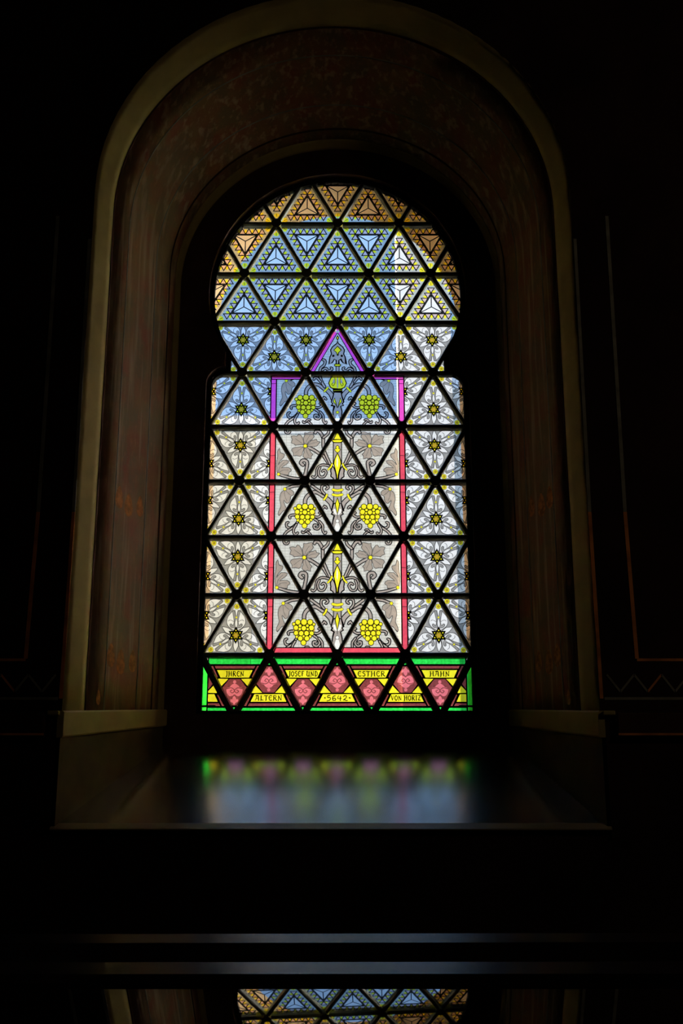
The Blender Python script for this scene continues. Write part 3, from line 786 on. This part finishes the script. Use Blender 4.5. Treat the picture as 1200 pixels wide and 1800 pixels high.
# lettering: broad-pen strokes, unit height
GL = {
    'I': (.35, [([(.17, 1), (.17, 0)], 2), ([(.02, .97), (.32, 1)], 1), ([(.02, 0), (.32, .03)], 1)]),
    'J': (.42, [([(.25, 1), (.25, .1), (.05, -.15)], 2), ([(.05, .95), (.4, 1)], 1)]),
    'H': (.72, [([(.15, 1), (.15, .1), (.02, -.08)], 2), ([(.55, 1), (.55, 0)], 2), ([(.15, .52), (.55, .55)], 1), ([(.02, .95), (.26, 1)], 1), ([(.45, .95), (.68, 1)], 1), ([(.55, .02), (.7, .08)], 1)]),
    'R': (.68, [([(.15, 1), (.15, 0)], 2), ([(.15, .97), (.42, .98), (.52, .78), (.4, .55), (.18, .52)], 1.3), ([(.3, .52), (.5, .1), (.66, .02)], 2), ([(.02, 0), (.26, .02)], 1)]),
    'E': (.60, [([(.52, .86), (.32, 1), (.12, .75), (.1, .4), (.25, .04), (.42, .02), (.54, .14)], 1.7), ([(.12, .55), (.46, .57)], 1), ([(.5, .98), (.52, .8)], 1.2)]),
    'N': (.70, [([(.14, 1), (.14, .08), (.02, -.06)], 1.6), ([(.1, .98), (.52, .05)], 1.7), ([(.55, 1), (.55, .05)], 1.2), ([(.45, .97), (.66, 1)], 1)]),
    'O': (.62, [([(.3, 1), (.08, .7), (.08, .3), (.3, 0), (.52, .3), (.52, .7), (.3, 1)], 1.7)]),
    'S': (.52, [([(.44, .84), (.28, 1), (.1, .8), (.2, .6), (.4, .42), (.42, .2), (.26, 0), (.06, .14)], 1.7)]),
    'F': (.55, [([(.16, 1), (.16, 0)], 2), ([(.05, .97), (.5, 1)], 1.4), ([(.16, .55), (.42, .57)], 1.1), ([(.5, 1), (.5, .85)], 1)]),
    'U': (.72, [([(.05, .85), (.2, 1), (.16, .6), (.12, .25), (.28, .02), (.48, .1), (.54, .4)], 1.8), ([(.54, 1), (.54, .1), (.68, .0)], 1.8)]),
    'D': (.62, [([(.15, 1), (.15, 0)], 2), ([(.05, .97), (.34, .95), (.52, .7), (.5, .25), (.3, .02), (.05, .02)], 1.5)]),
    'A': (.72, [([(.3, .95), (.16, .3), (.02, .02)], 1.2), ([(.1, .92), (.35, 1), (.5, .9), (.56, 0)], 2), ([(.14, .42), (.54, .44)], 1), ([(.48, .0), (.68, .05)], 1)]),
    'L': (.56, [([(.15, 1), (.15, .12), (.05, .0)], 2), ([(.1, .06), (.3, .12), (.5, .0)], 1.5)]),
    'T': (.60, [([(.3, .95), (.3, .1), (.2, .0)], 2), ([(.03, .86), (.1, .99), (.5, .93), (.58, 1)], 1.5)]),
    'V': (.62, [([(.08, 1), (.28, .02)], 1.8), ([(.28, .02), (.54, 1)], 1)]),
    'Z': (.60, [([(.06, .95), (.5, .98), (.1, .05)], 1.3), ([(.08, .05), (.3, .12), (.55, .0)], 1.8), ([(.16, .5), (.42, .52)], 1)]),
    '5': (.55, [([(.44, 1), (.16, .96), (.14, .58), (.38, .6), (.46, .3), (.3, 0), (.02, -.1)], 1.6)]),
    '6': (.58, [([(.46, .96), (.2, .8), (.08, .4), (.18, .04), (.4, .02), (.48, .25), (.36, .46), (.12, .38)], 1.7)]),
    '4': (.60, [([(.2, 1), (.06, .4), (.54, .42)], 1.3), ([(.4, .85), (.38, -.12)], 1.8)]),
    '2': (.62, [([(.08, .72), (.24, .98), (.46, .84), (.4, .5), (.06, .05)], 1.6), ([(.06, .05), (.28, .14), (.42, -.04), (.6, .02)], 1.6)]),
    '.': (.30, [([(.08, .45), (.15, .6), (.22, .45), (.1, .47)], 1.4)]),
    ' ': (.26, []),
}
def lettering(txt, w, h):
    """polygons of a line of text centred on the origin, in metres"""
    tot = sum(GL[c][0] + .06 for c in txt) - .06; k = w / tot; x = -w / 2; P = []
    for c in txt:
        g = GL[c]
        for pts, th in g[1]:
            q = [(x + a * k, (b - .5) * h) for a, b in pts]
            P += stroke(cr(q, n=3), .055 * h * th * 1.9, cap=False)
        x += (g[0] + .06) * k
    return P

STAR = art_star()
ART = {'star_panel': STAR, 'pyramid_panel': art_pyr(), 'grape': art_grape(), 'grape_red': art_grape('red'), 'leaf': art_leaf(),
       'mix_up': mixed(UP, False, 'red', True), 'mix_dn': mixed(DN, True, 'red', False), 'mix_top': mixed(DN, True, 'magenta', False, 'magenta'),
       'col_up': art_col_up(), 'col_dn': art_col_dn(), 'torch': art_torch(), 'finial': art_finial(), 'inscr': art_inscr()}
KIND = {'star_panel': 'star_panel', 'pyramid_panel': 'pyramid_panel', 'grape': 'grape_panel', 'grape_red': 'grape_panel', 'leaf': 'vine_leaf_panel', 'mix_up': 'border_panel', 'mix_dn': 'border_panel',
        'mix_top': 'border_panel', 'col_up': 'column_panel', 'col_dn': 'column_panel', 'torch': 'torch_panel', 'finial': 'finial_panel', 'inscr': 'inscription_panel'}

win = empty('window_1', (X0, YG, ZC)); tag(win, 'horseshoe-headed stained glass window with a lattice of triangular panels', kind='structure')
cache = {}
def build_polys(name, items, parent, y=0.0):
    mats = []; v = []; f = []; fm = []
    for p, m in items:
        if m not in mats: mats.append(m)
        k = len(v); v += [(a, y, b) for a, b in p]; f.append(tuple(range(k, k + len(p)))); fm.append(mats.index(m))
    me = bpy.data.meshes.new(name); me.from_pydata(v, [], f)
    for m in mats: me.materials.append(M[m])
    me.polygons.foreach_set('material_index', fm); me.update()
    return me
def solid_back(tri, t=.004):
    """rim and back of the pane"""
    return tri, t
def panel(art, cx, r, up, mirror, clip):
    """place one triangular panel: cx in sides from the axis, r the lattice row"""
    A = ART[art]; h0, h1 = ROW[r], ROW[r + 1]; sz = (h1 - h0) / .866025
    hc = h0 + (h1 - h0) / 3 if up else h1 - (h1 - h0) / 3
    native_up = A.tri is UP; fl = -1 if native_up != up else 1
    mx_ = -1 if mirror else 1
    tri = [(cx * S + a * S, hc + b * sz) for a, b in (UP if up else DN)]
    full = all(inconv(p, clip) for p in tri)
    if full:
        key = (art,)
        if key not in cache:
            g = {}
            for p, (part, m) in A.items(): g.setdefault(part, []).append((p, m))
            g.setdefault(None, [])
            cache[key] = {part: build_polys((part or KIND[art]).split('#')[0], its, None) for part, its in g.items()}
            # rim and back of the pane
            me = cache[key][None]; bm = bmesh.new(); bm.from_mesh(me)
            me.materials.append(M['clear']); ci = len(me.materials) - 1
            T3 = A.tri; a = [bm.verts.new((x, 0, z)) for x, z in T3]; b = [bm.verts.new((x, .016, z)) for x, z in T3]
            for i in range(3): bm.faces.new((a[i], a[(i + 1) % 3], b[(i + 1) % 3], b[i])).material_index = ci
            bm.faces.new(b).material_index = ci
            bm.to_mesh(me); bm.free()
        ms = cache[key]
        root = link(KIND[art], ms[None], win); root.location = (cx * S, 0, hc); root.scale = (S * mx_ * (1 if fl > 0 else 1), S, sz * fl)
        for part, me in ms.items():
            if part: link(part.split('#')[0], me, root)
        return root
    g = {}; ref = []
    for p, (part, m) in A.items():
        q = [(cx * S + mx_ * a * S, hc + fl * b * sz) for a, b in p]
        q = clipconv(ccw(q), clip)
        if q and area(q) > 1e-9: g.setdefault(part, []).append((q, m))
    if not g: return None
    T3 = clipconv(ccw(tri), clip)
    if not T3 or area(T3) < 2e-5: return None
    # keep local coordinates near the panel centre and at the same unit scale as the full ones
    loc = lambda q: [((a - cx * S) / S, (b - hc) / sz) for a, b in q]
    def mk(part, its): return build_polys((part or KIND[art]).split('#')[0], [(loc(q), m) for q, m in its], None)
    me = mk(None, g.get(None, [])) 
    bm = bmesh.new(); bm.from_mesh(me); me.materials.append(M['clear']); ci = len(me.materials) - 1
    L3 = loc(T3); n = len(L3); a = [bm.verts.new((x, 0, z)) for x, z in L3]; b = [bm.verts.new((x, .016, z)) for x, z in L3]
    for i in range(n): bm.faces.new((a[i], a[(i + 1) % n], b[(i + 1) % n], b[i])).material_index = ci
    bm.faces.new(b).material_index = ci
    bm.to_mesh(me); bm.free()
    root = link(KIND[art], me, win); root.location = (cx * S, 0, hc); root.scale = (S, S, sz)
    for part, its in g.items():
        if part: link(part.split('#')[0], mk(part, its), root)
    return root
def lbl(o, s):
    if o: o['label'] = s
ALONG = {-1.5: 'far left', -.5: 'left of centre', .5: 'right of centre', 1.5: 'far right'}
for r in range(10):
    even = r % 2 == 0
    cells = [(k + .5, not even) for k in range(-2, 2)] + [(float(k), even) for k in range(-2, 3)]
    for cx, up in cells:
        mirror = cx > 0; clip = RECT if r < 6 else DOME
        if r == 0: clip = [(-HW + .021, HB), (HW - .021, HB), (HW - .021, .1 + ROW[1]), (-HW + .021, .1 + ROW[1])]
        if r >= 7: a = 'pyramid_panel'; mirror = False
        elif r == 6:
            a = 'finial' if cx == 0 else 'star_panel'; mirror = False
            if abs(cx) == 2: clip = ccw([(math.copysign(.345, cx), HT), (math.copysign(NW, cx), HT), (math.copysign(NW, cx), NT_ + .02), (math.copysign(.345, cx), NT_ + .02)])
        elif r == 0: a = 'inscr'; mirror = False
        elif abs(cx) >= 1.5: a = 'star_panel'; mirror = False
        elif abs(cx) == 1: a = ('mix_up' if up else ('mix_top' if r == 5 else 'mix_dn'))
        elif abs(cx) == .5: a = 'leaf' if not up else ('grape_red' if r == 1 else 'grape')
        else: a = 'col_up' if up else ('torch' if r == 5 else 'col_dn'); 
        o = panel(a, cx, r, up, mirror, clip)
        if r == 0 and o:
            txt = {-1.5: 'JHREN', -.5: 'JOSEF UND', .5: 'ESTHER', 1.5: 'HAHN', -1.0: 'ALTERN', 0.0: '.5642.', 1.0: 'VON HORIZ'}.get(cx)
            if txt:
                w_ = {'JHREN': 300, 'JOSEF UND': 475, 'ESTHER': 450, 'HAHN': 330, 'ALTERN': 440, '.5642.': 440, 'VON HORIZ': 480}[txt] / 1108
                P = lettering(txt, w_, 80 / 1152)
                dz = (398 - 368) / 1152 * (1 if not up else -1)
                sc = (1, o.scale[2] / abs(o.scale[2]))
                me = build_polys('inscription', [([(a_, b_) for a_, b_ in p], 'line') for p in P], None)
                t = link('inscription', me, o)
                t.location = (0, -.004, dz if o.scale[2] > 0 else -dz)
                if o.scale[2] < 0: t.scale = (1, 1, -1)
                t['label'] = 'black letters reading ' + txt.strip('.')
# green border down both ends of the inscription row
for sd in (-1, 1):
    h0, h1 = HB, ROW[1]
    x0, x1 = sd * HW, sd * (HW - .021)
    v = []; 
    a, b = min(x0, x1), max(x0, x1)
    for z0_, z1_ in ((h0 + .024, h1 - .035), (h0 + .002, h0 + .019)):
        q = [(a, 0, z0_), (b, 0, z0_), (b, 0, z1_), (a, 0, z1_), (a, .0036, z0_), (b, .0036, z0_), (b, .0036, z1_), (a, .0036, z1_)]
        o = mesh_obj('green_strip', q, [(0, 1, 2, 3), (4, 5, 6, 7), (0, 4, 5, 1), (1, 5, 6, 2), (2, 6, 7, 3), (3, 7, 4, 0)], [M['green'], M['clear']], win, fm=[0, 1, 1, 1, 1, 1])
        o['label'] = 'upright green strip at the %s end of the inscription row' % ('left' if sd < 0 else 'right')
    box('lead_line', (min(x1, x1 - sd * .004), -.006, h0), (max(x1, x1 - sd * .004), .008, h1), M['lead'], win)
    box('lead_line', (min(x0, x0 - sd * .05), -.006, h0 + .019), (max(x0, x0 - sd * .05), .006, h0 + .024), M['lead'], win)

# ------------------------------------------------------------------ iron lattice and frame
def bar(p, q, w, d0, d1, name='glazing_bar', mat='lead'):
    A = Vector((p[0], p[1])); B = Vector((q[0], q[1])); d = B - A
    if d.length < .004: return
    d.normalize(); n = Vector((-d.y, d.x))
    prof = [(-.5, .0), (-.5, -.45), (-.28, -1), (.28, -1), (.5, -.45), (.5, 0), (.5, 1), (-.5, 1)]
    v = []
    for P in (A, B):
        for a, y in prof:
            c = P + n * w * a; v.append((c.x, y * d0 if y < 0 else y * d1, c.y))
    m = len(prof)
    f = [(i, (i + 1) % m, m + (i + 1) % m, m + i) for i in range(m)] + [tuple(range(m)), tuple(range(m, 2 * m))[::-1]]
    return mesh_obj(name, v, f, M[mat], win)
def clipseg(p, q, test, n=60):
    t = [i / n for i in range(n + 1)]; ins = [test((p[0] + (q[0] - p[0]) * a, p[1] + (q[1] - p[1]) * a)) for a in t]
    if not any(ins): return None
    i0 = ins.index(True); i1 = n - ins[::-1].index(True)
    P = lambda a: (p[0] + (q[0] - p[0]) * a, p[1] + (q[1] - p[1]) * a)
    return P(t[i0]), P(t[i1])
for r in range(1, 10):
    h = ROW[r]
    s_ = clipseg((-.5, h), (.5, h), lambda p: inside((p[0], p[1] - (.002 if r == 6 else 0))), 200)
    if s_: bar(s_[0], s_[1], .0165 if r > 1 else .018, .012, .016)
for r in range(10):
    even = r % 2 == 0; h0, h1 = ROW[r], ROW[r + 1]
    w_ = .023 if r == 0 else .0145
    if even: segs = [((k * S + e * S / 2, h0), (k * S, h1)) for k in ()]
    base = [k * S for k in range(-3, 4)]; offb = [(k + .5) * S for k in range(-3, 3)]
    lo, hi = (offb, base) if even else (base, offb)
    for a in lo:
        for b in hi:
            if abs(abs(a - b) - S / 2) < 1e-6:
                s_ = clipseg((a, h0), (b, h1), inside)
                if s_: bar(s_[0], s_[1], w_, .010, .014)
    for b in hi:
        if r < 9 and inside((b, h1 - .001)) and inside((b, h1)):
            n = 8; v = [(b + .019 * math.cos(R(22.5 + 45 * i)), -.0145, h1 + .019 * math.sin(R(22.5 + 45 * i))) for i in range(n)] + [(b + .021 * math.cos(R(22.5 + 45 * i)), .010, h1 + .021 * math.sin(R(22.5 + 45 * i))) for i in range(n)]
            mesh_obj('lattice_boss', v, [tuple(range(n))] + [(i, n + i, n + (i + 1) % n, (i + 1) % n) for i in range(n)] + [tuple(range(2 * n - 1, n - 1, -1))], M['lead'], win)
fr = plate('window_frame', outline(.014), [outline(-.005)], -.012, .016, M['frame'], win)
fb = plate('frame_bead', outline(.010), [outline(.001)], -.018, -.0115, M['frame'], win)

# ------------------------------------------------------------------ display case in front of the wall
YM = 2.8; zm = hat(1728, YM)
al = R(26); ca, sa = math.cos(al), math.sin(al)
case = empty('display_case', (0, YM, 0)); tag(case, 'dark wooden display case with a slanted glass lid reflecting the window', 'display case')
def cx_(name, prof, x0, x1, mat):           # profile in (y, height above the eye)
    return extrude_x(name, [(y - YM, h + ZC) for y, h in prof], x0, x1, mat, case)
XW = .82; LG = .46
g0 = (YM, zm); g1 = (YM - LG * ca, zm - LG * sa)
cx_('glass_lid', [g0, (g0[0] + .006 * sa, g0[1] - .006), (g1[0] + .006 * sa, g1[1] - .006), g1], -XW + .03, XW - .03, M['caseglass'])
M['rail'] = solid('lacquered_rail_wood', (.02, .012, .010), .22, .5, .2, 5, ior=3.6)
def up_at(y_img, y): return hat(y_img, y)
r0 = (YM, hat(1712, YM)); 
def slope_to(p, y_img, ang):                # walk from p up a slope until it is seen at photo row y_img
    lo, hi = 0, .5
    for _ in range(40):
        m_ = (lo + hi) / 2; q = (p[0] + m_ * math.cos(ang), p[1] + m_ * math.sin(ang))
        if q[1] > hat(y_img, q[0]): hi = m_
        else: lo = m_
    return q
r1 = slope_to(r0, 1691, R(27)); r2 = (r1[0] + .12, hat(1657, r1[0] + .12)); r3 = slope_to(r2, 1641, R(28))
cx_('lower_rail', [(YM - .001, zm - .03), (YM - .001, r0[1]), r1, (r2[0], r1[1]), (r2[0], zm - .03)], -XW, XW, M['rail'])
cx_('upper_rail', [(r2[0], zm - .03), r2, r3, (r3[0] + .05, r3[1]), (r3[0] + .05, zm - .03)], -XW, XW, M['rail'])
cx_('front_rail', [(g1[0] + .02, g1[1] + .012), (g1[0] - .03, g1[1] - .012), (g1[0] - .03, g1[1] - .09), (g1[0] + .02, g1[1] - .09)], -XW, XW, M['wood'])
for sd in (-1, 1):
    a = [g0, g1]
    pr = [(g0[0], g0[1] + .004), (g1[0], g1[1] + .004), (g1[0], g1[1] - .10), (g0[0], g1[1] - .10)]
    cx_('side_panel', pr, min(sd * XW, sd * (XW - .03)), max(sd * XW, sd * (XW - .03)), M['wood'])
body = box('cabinet', (-XW + .02, g1[0] - YM - .005, .08), (XW - .02, r3[0] + .04 - YM, g1[1] + ZC - .09), M['wood'], case, .006)
box('plinth', (-XW + .05, g1[0] - YM + .02, 0), (XW - .05, r3[0] - YM, .08), M['wood'], case)
for sd in (-1, 1):
    box('door', (min(.01 * sd, sd * (XW - .08)), g1[0] - YM - .022, .14), (max(.01 * sd, sd * (XW - .08)), g1[0] - YM - .004, g1[1] + ZC - .16), M['wood'], case, .004)
case.rotation_euler = (0, 0, R(-2.8))
print('objects', len(bpy.data.objects), 'tris', sum(len(m.loop_triangles) if m.calc_loop_triangles() is None else 0 for m in bpy.data.meshes))
